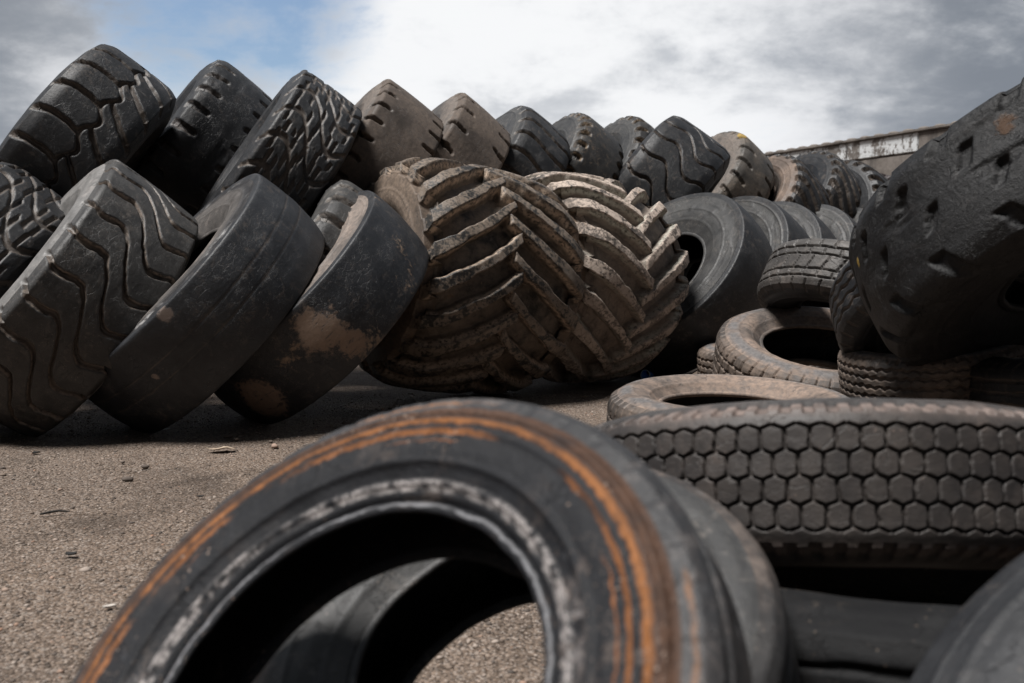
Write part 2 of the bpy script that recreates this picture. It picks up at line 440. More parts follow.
m_brown_side = rubber('dusty_grey_sidewall', base=(.07, .062, .056), grey=(.15, .135, .122), weather=.75, dusty=.55, dust=(.19, .155, .13), groove=.0)
m_wave = rubber('wavy_tread_rubber', base=(.035, .034, .034), grey=(.10, .097, .094), weather=.62, dusty=.25, dust=(.135, .108, .088), groove=.8, edge=.7, scratch=.6, specks=.6)
m_trac = rubber('muddy_tractor_rubber', base=(.020, .019, .018), grey=(.12, .108, .096), weather=.50, dusty=.30, dust=(.215, .165, .125), groove=.6, edge=1., mud=.26, cap=.45, mudcol=(.22, .155, .108), pits=.35, bump=1.5)
m_trac2 = rubber('mud_caked_tractor_rubber', base=(.035, .030, .027), grey=(.14, .118, .10), weather=.72, dusty=.60, dust=(.30, .245, .205), groove=.7, edge=1., cap=.9, mud=.34, mudcol=(.27, .19, .13), pits=.45, bump=1.5)
m_trac_side = rubber('muddy_tractor_sidewall', base=(.06, .048, .04), grey=(.15, .12, .10), weather=.7, dusty=.6, dust=(.21, .155, .115), groove=.6, mud=.3, mudcol=(.22, .155, .11))
m_scuff = rubber('scuffed_rubber', base=(.022, .022, .023), grey=(.075, .070, .066), weather=.55, dusty=.25, dust=(.24, .165, .10), groove=.2, mud=.2, mudcol=(.25, .15, .08), edge=.3)
m_front2 = rubber('brown_scuffed_rubber', base=(.028, .028, .03), grey=(.10, .095, .092), weather=.7, dusty=.42, dust=(.16, .125, .105), groove=0., mud=.26, mudcol=(.21, .155, .125), scratch=1., specks=.6, spec=.3)
m_truck = rubber('dusty_truck_rubber', base=(.040, .035, .032), grey=(.095, .083, .075), weather=.65, dusty=.55, dust=(.20, .15, .118), groove=.15, edge=.2)
m_truck_side = rubber('dusty_truck_sidewall', base=(.06, .052, .047), grey=(.17, .15, .138), weather=.75, dusty=.62, dust=(.28, .205, .16), groove=.1,
                      rings=((.80, .90, (.135, .13, .13), .42, 0),))
m_hex = rubber('brownish_black_rubber', base=(.046, .041, .040), grey=(.115, .098, .088), weather=.60, dusty=.38, dust=(.115, .086, .073), bump=.7, spec=.35, rings=((.925, .975, (.20, .155, .135), .36, 0),), edge=.0, mud=0., pits=.3, specks=.5, groove=.0)
m_hex_side = rubber('grey_brown_shoulder_rubber', base=(.05, .045, .043), grey=(.11, .10, .095), weather=.7, dusty=.45, dust=(.20, .15, .13), groove=.0)
m_paleblk = rubber('pale_block_rubber', base=(.062, .056, .052), grey=(.13, .12, .112), weather=.75, dusty=.35, dust=(.17, .145, .128), groove=.0)
m_rust = rubber('rust_streaked_rubber', base=(.020, .021, .025), grey=(.042, .045, .052), weather=.22, dusty=.07, dust=(.2, .15, .12), groove=.2, scratch=1.2, specks=.6, rough=.70, spec=.22,
                rings=((.85, .872, (.27, .105, .032), .35, 1), (.812, .828, (.24, .092, .03), .42, 1), (.785, .792, (.24, .09, .03), .50, 1), (.876, .93, (.085, .045, .028), .34, 1), (.645, .672, (.42, .385, .37), .36, 1), (.675, .715, (.34, .31, .30), .52, 1), (.60, .61, (.20, .20, .21), .36, 1)))
m_rust_tread = rubber('rust_stained_tread_rubber', base=(.036, .036, .039), grey=(.085, .085, .088), weather=.5, dusty=.30, dust=(.17, .14, .125), groove=.0, specks=.6, scratch=1.,
                rings=((.945, .957, (.22, .10, .04), .50, 1),))
m_shade_black = rubber('shaded_black_rubber', base=(.012, .012, .013), grey=(.03, .03, .031), weather=.2, dusty=.03, groove=0., rough=.8, spec=.2)  # blacker than the other rubber: missing shade put into the colour
m_worn = rubber('worn_black_rubber', base=(.010, .010, .011), grey=(.034, .034, .036), weather=.22, dusty=.08, dust=(.05, .042, .038), groove=.0, scratch=1., bump=2.2, spec=.4, grime=.35,
                paint=[((.10, .06, .038), (.766, .303, .103), .05), ((.08, .055, .04), (.814, .129, .06), .025), ((.42, .27, .05), (.698, -.437, .076), .022)])
m_yellow = rubber('yellow_stained_rubber', paint=[((.34, .23, .06), (.335, .576, .224), .07)], base=(.06, .054, .048), grey=(.13, .118, .105), weather=.7, dusty=.45, dust=(.17, .135, .105), groove=.0)
m_redlug = rubber('red_painted_rubber', base=(.03, .02, .02), grey=(.08, .06, .06), weather=.5, dusty=.3, groove=.2, mud=.45, mudcol=(.16, .05, .045))
m_tanside = rubber('tan_sidewall', base=(.12, .09, .07), grey=(.22, .165, .135), weather=.7, dusty=.4, dust=(.24, .175, .135), groove=0, rings=((.50, .64, (.03, .025, .022), .35, 0),))

UP = 'big tyres leaning along the top of the heap'
LOW = 'big tyres leaning along the foot of the heap'
SM = 'grey smooth tyres standing in line behind the tractor tyres'
PILE = 'truck tyres piled on the right'
TY = {
    'U1': ((-2.630, 6.082, 1.469), (-0.754, -0.271, 0.599), 0.669, 0.555),
    'U2': ((-2.316, 7.247, 1.591), (-0.716, -0.381, 0.585), 0.699, 0.562),
    'U3': ((-1.448, 6.181, 1.379), (-0.772, -0.310, 0.556), 0.625, 0.484),
    'U4': ((-1.079, 6.885, 1.375), (-0.761, -0.296, 0.578), 0.699, 0.537),
    'U5': ((-0.635, 7.272, 1.375), (-0.728, -0.296, 0.618), 0.700, 0.509),
    'U6': ((-0.160, 7.934, 1.381), (-0.759, -0.297, 0.579), 0.700, 0.510),
    'U7': ((0.337, 8.434, 1.430), (-0.757, -0.327, 0.566), 0.663, 0.494),
    'U8': ((0.890, 9.290, 1.509), (-0.764, -0.351, 0.541), 0.670, 0.499),
    'U9': ((1.220, 8.632, 1.344), (-0.792, 0.147, 0.593), 0.714, 0.666),
    'U10': ((1.913, 9.880, 1.463), (-0.727, -0.329, 0.603), 0.674, 0.508),
    'U11': ((2.456, 9.994, 1.253), (-0.683, -0.383, 0.623), 0.677, 0.555),
    'U12': ((2.999, 10.679, 1.365), (-0.703, -0.337, 0.627), 0.703, 0.476),
    'U13': ((3.680, 11.301, 1.257), (-0.762, -0.527, 0.377), 0.700, 0.587),
    'L1': ((-2.215, 4.996, 0.659), (-0.675, -0.419, 0.607), 0.694, 0.570),
    'L0': ((-2.765, 4.985, 0.659), (-0.758, -0.153, 0.634), 0.696, 0.541),
    'L2': ((-1.608, 5.096, 0.634), (-0.642, -0.376, 0.668), 0.703, 0.450),
    'L3': ((-1.085, 5.365, 0.598), (-0.630, -0.344, 0.696), 0.681, 0.431),
    'L3b': ((-1.177, 5.711, 0.692), (-0.771, -0.256, 0.583), 0.630, 0.451),
    'L4': ((-0.334, 6.158, 0.722), (-0.834, -0.535, 0.131), 0.702, 1.097),
    'L5': ((0.422, 6.808, 0.714), (-0.770, -0.634, 0.073), 0.708, 0.999),
    'L6': ((1.190, 7.327, 0.664), (-0.635, -0.455, 0.625), 0.735, 0.434),
    'L7': ((1.753, 8.006, 0.674), (-0.678, -0.480, 0.557), 0.697, 0.496),
    'L8': ((2.201, 8.751, 0.676), (-0.645, -0.519, 0.560), 0.703, 0.490),
    'L9': ((2.740, 9.500, 0.684), (-0.645, -0.524, 0.557), 0.711, 0.491),
    'L10': ((3.297, 10.202, 0.689), (-0.659, -0.498, 0.563), 0.718, 0.497),
    'R1': ((2.083, 3.619, 1.012), (-0.266, 0.494, 0.828), 0.824, 0.494),
    'R2': ((1.767, 4.179, 0.385), (-0.121, -0.064, 0.991), 0.371, 0.227),
    'R3': ((1.838, 4.102, 0.679), (0.031, -0.579, -0.815), 0.500, 0.284),
    'R4': ((1.838, 5.173, 0.588), (-0.411, -0.233, -0.882), 0.547, 0.313),
    'R5': ((1.543, 4.932, 0.307), (0.025, -0.306, 0.952), 0.533, 0.315),
    'R5b': ((1.717, 6.474, 0.152), (-0.030, -0.021, 0.999), 0.500, 0.277),
    'R6': ((0.855, 3.830, 0.170), (0.017, -0.056, 0.998), 0.493, 0.315),
    'R7': ((0.630, 2.043, 0.342), (0.014, 0.290, 0.957), 0.522, 0.277),
    'F1': ((-0.166, 1.019, 0.331), (-0.447, -0.549, 0.706), 0.417, 0.160),
    'F2': ((0.008, 1.355, 0.252), (-0.293, -0.385, 0.875), 0.382, 0.220),
    'R8': ((0.720, 1.710, 0.172), (0.000, 0.140, 0.990), 0.560, 0.270),
    'R9': ((0.827, 0.789, 0.321), (-0.431, -0.261, 0.864), 0.495, 0.244),
    'U14': ((4.150, 11.750, 1.200), (-0.700, -0.500, 0.450), 0.660, 0.550),
    'X1': ((2.020, 4.050, 0.105), (0.000, 0.000, 1.000), 0.450, 0.210),
    'X2': ((2.260, 3.720, 0.362), (-0.080, 0.060, 0.990), 0.500, 0.280),
}
def T(key, form, mat, label, group=None, name='tyre', **k):
    c, a, R, W = TY[key]
    ctr = Vector(c); s = k.pop('scale', 1.)
    if s != 1.:
        cam = Vector((0, 0, CAM_H)); ctr = cam + (ctr - cam) * s; R *= s; W *= s
    return tyre(name, ctr, a, k.pop('R', R), k.pop('W', W), form, mat, label, group, **k)

# upper row, left to right
T('U1', 'otr', m_black, 'black earthmover tyre with deep curved chevron blocks, highest and leftmost of the top row', UP, 'earthmover_tyre', pat='chunk', N=21, w=.007, depth=.028, nt=560, nx=90, seed=1, spin=.4)
T('U2', 'otr', m_black_scuffed, 'black worn tyre with torn shoulder slots, second from left in the top row', UP, 'earthmover_tyre', pat='slits', N=26, xin=.42, w=.016, depth=.028, seed=2, dent=.010, rip=.006, far=.7)
T('U3', 'otr', m_char, 'charcoal tyre with cracked wavy rock blocks, third from left in the top row', UP, 'earthmover_tyre', pat='block', N=20, depth=.013, nt=640, nx=90, seed=3, spin=.2, sh=.90)
T('U4', 'otr', m_brown, 'larger, smoother of the two brown dusty tyres in the top row', UP, 'earthmover_tyre', pat='slits', N=30, xin=.56, w=.007, depth=.045, nt=720, nx=72, seed=4, side_mat=m_brown_side, chip=.006, sh=.90)
T('U5', 'otr', m_brown, 'brown dusty tyre with pale sidewall and gouged shoulder, smaller of the two brown ones', UP, 'earthmover_tyre', pat='slits', N=22, xin=.45, w=.010, depth=.05, nt=720, nx=72, seed=5, side_mat=m_brown_side, chip=.009, skew=.2, spin=.15, sh=.90)
T('U6', 'otr', m_char, 'black tyre with broad straight crossbars, right after the brown ones in the top row', UP, 'earthmover_tyre', pat='bars', N=25, amp=.12, w=.005, depth=.03, seed=6, side_mat=m_grey, ridges=((.84, .006), (.66, .008), (.60, .006)))
T('U7', 'otr', m_scuff, 'dark tyre with a smooth worn crown and ring-marked sidewall, between crossbar and rust-streaked tyres', UP, 'earthmover_tyre', pat='slits', N=30, xin=.66, w=.024, depth=.05, seed=7, side_mat=m_grey, ridges=((.84, .006), (.66, .008), (.60, .006)))
T('U8', 'otr', m_scuff, 'dark tyre with orange rust streaks on its worn edge, behind the pale tractor tyre', UP, 'earthmover_tyre', pat='slits', N=24, xin=.62, w=.022, depth=.05, seed=8, side_mat=m_grey, dent=.01, rip=.014)
T('U9', 'otr', m_black, 'black tyre with thick rolling wavy bars, in the top row over the smooth grey tyre', UP, 'earthmover_tyre', pat='wave', N=22, w=.003, soft=.014, amp=.55, depth=.035, nt=560, nx=80, seed=9)
T('U10', 'otr', m_yellow, 'brown smooth tyre with small slots in its face and a yellow stain on top', UP, 'earthmover_tyre', pat='slits', N=22, xin=.35, w=.012, skew=.35, depth=.04, seed=10, side_mat=m_brown_side)
T('U11', 'otr', m_black, 'black lugged tyre with a tan ringed sidewall, right of the yellow-stained one', UP, 'earthmover_tyre', pat='bars', N=26, amp=.8, w=.022, depth=.05, nt=360, seed=11, side_mat=m_tanside, ridges=((.82, .008), (.70, .008), (.6, .008)))
T('U12', 'otr', m_black, 'black lugged tyre with a plain dark sidewall, just left of the concrete wall panel', UP, 'earthmover_tyre', pat='bars', N=26, amp=1.0, w=.026, depth=.055, nt=400, seed=12, side_mat=m_black)
T('U13', 'otr', m_char, 'dark tyre mostly hidden behind the last big lugged tyre', UP, 'earthmover_tyre', pat='bars', N=26, amp=.8, w=.02, depth=.05, nt=360, seed=13)
T('U14', 'otr', m_redlug, 'farthest top tyre with red-brown marks on its lugs, below the concrete wall', UP, 'earthmover_tyre', pat='bars', N=22, amp=.5, w=.03, depth=.06, nt=360, seed=14)

# lower row
T('L0', 'otr', m_char, 'dark blocky tyre at the left frame edge, tucked behind the wavy-tread tyre', LOW, 'earthmover_tyre', pat='block', N=20, depth=.016, seed=20, scale=1.06, nt=560, nx=90)
T('L1', 'otr', m_wave, 'big grey tyre with deep wavy ribs, leaning at the left end of the bottom row', LOW, 'earthmover_tyre', pat='wave', N=25, amp=.9, w=.006, soft=.014, depth=.030, nt=840, nx=120, seed=21, spin=.1, chip=.006, sh=.90, side_mat=m_litside)
T('L2', 'slick', m_bluegrey, 'bald bluish black slick tyre with a flaking white sidewall edge, right of the wavy-ribbed one', LOW, 'slick_tyre', pat='ribs', edges=(.28, -.12), w=.002, nick=0, N=30, depth=.003, nx=72, seed=22, side_mat=m_bluegrey_side, lump=.008, dent=.006, sh=.90)
T('L3', 'slick', m_mud_slick, 'bald slick tyre splashed with tan mud, leaning against the big tractor tyre', LOW, 'slick_tyre', pat='none', depth=.003, nx=72, seed=28, side_mat=m_mud_side, lump=.008, dent=.006, ridges=((.86, .004), (.72, .010), (.62, .006)), sh=.90)
T('L3b', 'otr', m_grey, 'grey slotted tyre peeking out behind the muddy slick tyre', LOW, 'earthmover_tyre', pat='slits', N=22, xin=.3, w=.02, depth=.04, seed=24)
T('L4', 'trac', m_trac, 'huge muddy black tractor tyre with tall chevron lugs, the larger and nearer of two', 'tractor tyres', 'tractor_tyre', pat='chevron', N=19, dir=-1, slope=1.75, depth=.085, nt=1400, nx=170, seed=25, side_mat=m_trac_side, chip=.009, lump=.010)
T('L5', 'trac', m_trac2, 'pale mud-caked tractor tyre with V-shaped lugs, right of the bigger black one', 'tractor tyres', 'tractor_tyre', pat='chevron', N=19, dir=1, slope=1.65, depth=.085, nt=1400, nx=170, seed=26, side_mat=m_trac_side, chip=.010, lump=.010)
T('L6', 'slick', m_char, 'smooth grey-faced tyre with an open round hole, right of the mud-caked tractor tyre', SM, 'smooth_tyre', pat='none', depth=.003, seed=27, side_mat=m_grey, ticks=14, ridges=((.90, .003), (.74, .006), (.62, .004)))
T('L7', 'slick', m_char, 'smooth tyre second in line, directly behind the one with the open hole', SM, 'smooth_tyre', pat='none', depth=.003, nt=360, seed=29, side_mat=m_grey, ticks=14, ridges=((.88, .004), (.74, .006)))
T('L8', 'slick', m_char, 'smooth tyre third in line behind the open-holed one, above the pale block-tread tyre', SM, 'smooth_tyre', pat='none', depth=.003, nt=360, seed=30, side_mat=m_grey, ticks=11)
T('L9', 'slick', m_char, 'smooth tyre fourth in line, just left of the giant dark tyre', SM, 'smooth_tyre', pat='none', depth=.003, nt=360, seed=31, side_mat=m_grey, ticks=17)
T('L10', 'slick', m_char, 'smooth tyre last in line, its rim showing beside the giant dark tyre', SM, 'smooth_tyre', pat='none', depth=.003, nt=360, seed=32, side_mat=m_grey, ticks=13)

# right pile
T('R1', 'otr', m_worn, 'giant black worn tyre with short slots and torn shoulder, looming at the right edge', None, 'giant_tyre', pat='rows', N=20, depth=.020, nt=720, nx=110, seed=40, dent=.020, rip=.010, lump=.015, chip=.006, spin=.3)
T('R2', 'truck', m_truck, 'dusty ribbed truck tyre lying flat beneath the giant black tyre', PILE, 'truck_tyre', pat='ribs', zig=.05, N=52, depth=.012, edges=(-.55, -.12, .3, .68), seed=41, side_mat=m_truck_side, nt=560, nx=80)
T('R3', 'truck', m_char, 'dark truck tyre with wavy grooves, tilted on edge against the giant black tyre', PILE, 'truck_tyre', pat='ribs', zig=.06, N=34, depth=.012, edges=(-.6, -.2, .2, .6), w=.0035, seed=42, nt=560, nx=80)
T('R4', 'truck', m_paleblk, 'pale grey truck tyre with small square tread blocks, tipped with its dark underside showing', PILE, 'truck_tyre', pat='brick', rows=5, edges=(-1, -.62, -.30, .34, .66, 1), skews=(0, 0, .55, 0, .3), N=40, depth=.012, seed=43, nt=720, nx=90, side_mat=m_char, w=.0026)
T('R5', 'truck', m_truck, 'dusty brown truck tyre with a wide open hole, tilted below the pale block-tread tyre', PILE, 'truck_tyre', pat='brick', rows=5, skews=(.3, 0, .2, 0, .3), N=52, depth=.012, seed=44, nt=720, nx=80, side_mat=m_truck_side, w=.003)
T('R5b', 'truck', m_truck, 'truck tyre on the ground, only its rim edge visible left behind the dusty brown one', PILE, 'truck_tyre', pat='ribs', zig=.05, N=48, depth=.01, seed=45, side_mat=m_truck_side)
T('R6', 'truck', m_truck, 'dusty tan truck tyre lying flat on the ground behind the hexagon-tread tyre', PILE, 'truck_tyre', pat='brick', rows=4, skews=(.2, 0, 0, .2), N=58, depth=.010, seed=46, side_mat=m_truck_side, nt=640, nx=80, w=.0028)
T('R7', 'truck', m_hex, 'large truck tyre with honeycomb tread blocks lying in the right foreground', PILE, 'truck_tyre', pat='hex', N=84, depth=.010, row=.0415, w=.0018, nt=2200, nx=210, seed=47, side_mat=m_hex_side, chip=.0016, dent=.002)
T('R8', 'truck', m_shade_black, 'small dark tyre flat on the ground in the shadow under the honeycomb tyre', PILE, 'car_tyre', pat='ribs', N=50, depth=.008, nick=0, seed=48)
T('R9', 'truck', m_char, 'dark tyre cut off by the bottom right corner, closest of the right pile', PILE, 'truck_tyre', pat='ribs', N=50, depth=.008, nick=0, seed=49, ridges=((.90, .003), (.84, .003), (.70, .004)), nt=640)

T('X1', 'truck', m_black, 'dark truck tyre in deep shadow under the giant black tyre, lowest there', PILE, 'truck_tyre', pat='ribs', N=50, depth=.008, nt=320, seed=60)
T('X2', 'truck', m_black, 'dark truck tyre in deep shadow under the giant black tyre, upper one', PILE, 'truck_tyre', pat='ribs', N=50, depth=.008, nt=320, seed=61)

# front pair
T('F1', 'front', m_rust_tread, 'rust-streaked tyre leaning in the foreground, its open hole facing the camera', 'two tyres leaning in the foreground', 'truck_tyre', pat='ribs', N=44, depth=.008, edges=(.55, -.75), w=.006, dimple=(-.15,), nick=.25, seed=50, side_mat=m_rust, nt=800, nx=90, ridges=((.94, .005), (.895, .005), (.86, .004), (.83, .004), (.72, .006), (.66, .007), (.635, .005)), chip=.002, lump=.004)
T('F2', 'truck', m_front2, 'scuffed grey-brown tyre lying behind the rust-streaked one in the foreground', 'two tyres leaning in the foreground', 'truck_tyre', pat='ribs', N=44, depth=.006, edges=(.4, -.1), w=.004, nick=0, seed=51, nt=640, side_mat=m_grey, chip=.002, lump=.004)

# ------------------------------------------------------------------ ground
t = NT('yard_surface'); v = t.coord()
v2 = t.vmath('ADD', v, (3.3, 1.7, 0))
big = t.noise(v2, .55, 5, .6); mid = t.noise(v2, 4.5, 6, .62); fine = t.noise(v2, 60, 4, .6)
chunk = t.voro(v2, 34, out='Color'); cd_ = t.voro(v2, 34); g1 = t.voro(v2, 95, out='Color'); gd = t.voro(v2, 95); g2 = t.voro(v2, 210, out='Color')
gv = t.ramp(g1, [(0., .0), (1., 1.)]); gv2 = t.ramp(g2, [(0., 0.), (1., 1.)])
col = t.mix(t.mr(mid, .3, .72), (.088, .062, .044), (.16, .115, .085))
col = t.mix(t.mr(big, .42, .66), col, (.155, .106, .072))
st = t.mix(gv, (.022, .017, .014), (.34, .265, .213))
col = t.mix(.55, col, st)
col = t.mix(t.math('MULTIPLY', t.mr(gv2, .68, .8), .6), col, (.36, .315, .28))
col = t.mix(t.math('MULTIPLY', t.mr(gv2, .32, .2), .55), col, (.045, .037, .033))
col = t.mix(t.math('MULTIPLY', t.mr(t.noise(v2, 1.3, 8, .7), .52, .66), .6), col, (.06, .046, .037))
cv_ = t.ramp(chunk, [(0., 0.), (1., 1.)])
col = t.mix(t.math('MULTIPLY', t.math('MULTIPLY', t.mr(cv_, .58, .62), t.mr(cd_, .34, .26)), .7), col, t.mix(gv, (.20, .165, .14), (.34, .29, .25)))
col = t.mix(t.math('MULTIPLY', t.mr(t.noise(v2, .9, 7, .66, .6), .50, .64), .55), col, (.055, .042, .033))
t.put(t.b.inputs['Base Color'], col); t.b.inputs['Roughness'].default_value = .95; t.b.inputs['Specular IOR Level'].default_value = .2
hh = t.math('ADD', t.math('MULTIPLY', t.math('SUBTRACT', 1., gd), .6), t.math('MULTIPLY', fine, .6))
nb = t.bump(mid, .5, .03); nb = t.bump(hh, 1., .02, nb); t.put(t.b.inputs['Normal'], nb)
M_GROUND = t.m
nx_, ny_ = 90, 110
xs = np.concatenate([[-600, -60, -20], np.linspace(-8, 8, nx_), [20, 60, 600]]); ys = np.concatenate([[-600, -40, -8], np.linspace(-2, 16, ny_), [30, 80, 900]])
Xg, Yg = np.meshgrid(xs, ys, indexing='ij')
rngg = np.random.default_rng(3)
Zg = -.006 + .006 * np.sin(Xg * 2.1 + 1.3 * np.sin(Yg * 1.7)) * np.sin(Yg * 1.9 + .4) * (np.abs(Xg) < 9) * (np.abs(Yg) < 17)
Vg = np.stack([Xg, Yg, Zg], -1).reshape(-1, 3)
ii, jj = np.meshgrid(np.arange(len(xs) - 1), np.arange(len(ys) - 1), indexing='ij'); NY = len(ys)
Fg = np.stack([ii * NY + jj, (ii + 1) * NY + jj, (ii + 1) * NY + jj + 1, ii * NY + jj + 1], -1).reshape(-1, 4)
tag(link('ground', raw_mesh('ground', Vg, Fg), M_GROUND), 'dusty brown gravelly yard surface', None, None, 'structure')

# loose gravel: thousands of small stones pressed into the yard
t = NT('gravel'); a = t.attr('tone'); n = t.noise(t.coord(), 60, 3)
c_ = t.ramp(a, [(0., (.05, .042, .037)), (.35, (.14, .105, .08)), (.7, (.25, .195, .155)), (.93, (.38, .32, .275)), (1., (.30, .17, .11))])
t.put(t.b.inputs['Base Color'], t.mix(t.math('MULTIPLY', n, .4), c_, (.14, .11, .09))); t.b.inputs['Roughness'].default_value = .9
M_GRAVEL = t.m
def ico():
    import bmesh
    bm = bmesh.new(); bmesh.ops.create_icosphere(bm, subdivisions=1, radius=1); bm.verts.ensure_lookup_table()
    V = np.array([v.co[:] for v in bm.verts]); Fq = np.array([[v.index for v in f.verts] for f in bm.faces]); bm.free(); return V, Fq
IV, IF = ico()
ng = 26000
rg = np.random.default_rng(11)
d = 1.15 + (6.3 - 1.15) * rg.random(ng) ** 1.25
px = rg.uniform(-30, 1000, ng); X = (px - 512) / 995 * d
sz = .0018 + .0050 * rg.random(ng) ** 2.4
sz = np.where(rg.random(ng) < .025, sz * 2.1, sz)
j = rg.normal(0, .22, (ng, len(IV), 3)) + 1
V = IV[None] * j * (sz[:, None] * np.stack([rg.uniform(.8, 1.5, ng), rg.uniform(.8, 1.4, ng), rg.uniform(.4, .8, ng)], -1))[:, None, :]
th = rg.uniform(0, 6.28, ng); cs, sn = np.cos(th)[:, None], np.sin(th)[:, None]
V = np.stack([V[..., 0] * cs - V[..., 1] * sn, V[..., 0] * sn + V[..., 1] * cs, V[..., 2]], -1)
zz = -.006 + .006 * np.sin(X * 2.1 + 1.3 * np.sin(d * 1.7)) * np.sin(d * 1.9 + .4)
V = V + np.stack([X, d, zz + sz * .15], -1)[:, None, :]
Fa = (IF[None] + (np.arange(ng) * len(IV))[:, None, None]).reshape(-1, 3)
tone = np.repeat(rg.random(ng), len(IV))
tag(link('loose_gravel', raw_mesh('loose_gravel', V.reshape(-1, 3), Fa, dict(tone=tone), smooth=False), M_GRAVEL), 'loose small stones over the yard surface', None, None, 'stuff')

# single stones, twig, leaf, paper scrap, blue cup, rubber flap
def stone(px, py, s, tone, label, seed):
    r = np.random.default_rng(seed); p = ground_at(px, py)
    import bmesh
    bm = bmesh.new(); bmesh.ops.create_icosphere(bm, subdivisions=2, radius=1)
    V = np.array([v.co[:] for v in bm.verts]); Fq = np.array([[v.index for v in f.verts] for f in bm.faces]); bm.free()
    dirs = r.normal(size=(9, 3)); dirs /= np.linalg.norm(dirs, axis=1)[:, None]
    for q in dirs:                       # knock flat facets off a ball
        k = V @ q; lim = r.uniform(.62, .9); V = V - np.maximum(k - lim, 0)[:, None] * q
    V = V * s * np.array([1.2, .9, .62])
    o = link('stone', raw_mesh('stone', V, Fq, dict(tone=np.full(len(V), tone)), smooth=False), M_GRAVEL)
    o.location = p + Vector((0, 0, s * .3 - .004)); o.rotation_euler = (0, 0, r.uniform(0, 6))
    tag(o, label, 'stone', 'stray stones on the yard')
stone(140, 469, .017, .12, 'dark pebble left of centre, the larger of a near pair on the yard', 1)
stone(122, 482, .019, .10, 'darkest flat stone lowest of the scattered ones at left', 2)
stone(118, 464, .011, .15, 'tiny dark pebble highest of the scattered ones at left', 3)
stone(225, 438, .020, .2, 'brown stone just behind the dry leaf', 4)
stone(234, 441, .016, .3, 'small stone beside the brown one behind the dry leaf', 5)
stone(272, 448, .020, .97, 'reddish stone right of the dry leaf', 6)
stone(268, 443, .012, .2, 'small dark pebble above the reddish stone', 7)

def simple(name, col, rough=.8, spec=.3, nscale=30, var=.35):
    t = NT(name); n = t.noise(t.coord(), nscale, 5, .6)
    c = t.mix(n, tuple(q * (1 - var) for q in col), tuple(min(1, q * (1 + var)) for q in col))
    t.put(t.b.inputs['Base Color'], c); t.b.inputs['Roughness'].default_value = rough; t.b.inputs['Specular IOR Level'].default_value = spec
    t.put(t.b.inputs['Normal'], t.bump(n, .3, .004)); return t.m

def sheet(name, p, pts, bend, thick, mat, rot):
    """small curled scrap with thickness: outline pts, z bent by bend(x, y)"""
    import bmesh
    bm = bmesh.new()
    vs = [bm.verts.new((x, y, 0)) for x, y in pts]; bm.faces.new(vs)
    bmesh.ops.triangulate(bm, faces=bm.faces[:]); bmesh.ops.subdivide_edges(bm, edges=bm.edges[:], cuts=3, use_grid_fill=True)
    for v in bm.verts: v.co.z = bend(v.co.x, v.co.y)
    g = bmesh.ops.extrude_face_region(bm, geom=bm.faces[:])
    for v in g['geom']:
        if isinstance(v, bmesh.types.BMVert): v.co.z += thick
    bmesh.ops.recalc_face_normals(bm, faces=bm.faces[:])
    me = bpy.data.meshes.new(name); bm.to_mesh(me); bm.free()
    o = link(name, me, mat); o.location = p; o.rotation_euler = (0, 0, rot); return o
rl = random.Random(5)
crumb_m = simple('rubber_crumb', (.02, .019, .018), .8); clod_m = simple('dried_clod', (.17, .125, .09), .95)
def crumb(px, py, s, m, label, cat, name):
    r = [rl.uniform(.6, 1.2) for _ in range(7)]
    pts = [(s * r[i] * math.cos(i * 2 * math.pi / 7) * 1.5, s * r[i] * math.sin(i * 2 * math.pi / 7)) for i in range(7)]
    o = sheet(name, ground_at(px, py), pts, lambda x, y: .002 + 6 * x * x, s * .35, m, rl.uniform(0, 6)); tag(o, label, cat)
crumb(62, 560, .012, crumb_m, 'small black rubber crumb at the lower left of the yard', 'rubber scrap', 'rubber_crumb')
crumb(196, 500, .009, crumb_m, 'tiny black rubber shred midway between twig and front tyre', 'rubber scrap', 'rubber_crumb')
crumb(100, 615, .011, simple('pale_chip', (.42, .38, .34), .9), 'pale flat chip near the lower left end of the front tyre', 'chip', 'stone_chip')
crumb(330, 428, .016, clod_m, 'brown dirt clod in front of the muddy slick tyre', 'clod', 'dirt_clod')
crumb(30, 455, .013, crumb_m, 'black rubber bit at the foot of the wavy-ribbed tyre', 'rubber scrap', 'rubber_crumb')
crumb(585, 398, .018, clod_m, 'brown dirt clod beside the pale tractor tyre', 'clod', 'dirt_clod')
lf = sheet('dry_leaf', ground_at(217, 452), [(-.065, 0), (-.03, .028), (.01, .035), (.05, .02), (.07, -.005), (.03, -.03), (-.02, -.03)],
           lambda x, y: .004 + 5.5 * (y - .01) ** 2 + 2.2 * x * x * (x < 0) + .004 * math.sin(60 * x), .0015, simple('dry_leaf', (.34, .27, .20)), .2)
tag(lf, 'pale curled dry leaf on the yard', 'leaf')
ps = sheet('paper_scrap', ground_at(157, 433), [(-.04, -.012), (.035, -.02), (.045, .01), (-.01, .022)],
           lambda x, y: .006 + .25 * (x + .03) * .5, .0015, simple('paper', (.45, .44, .42)), .25)
tag(ps, 'white paper scrap at the foot of the bald slick tyre', 'scrap')

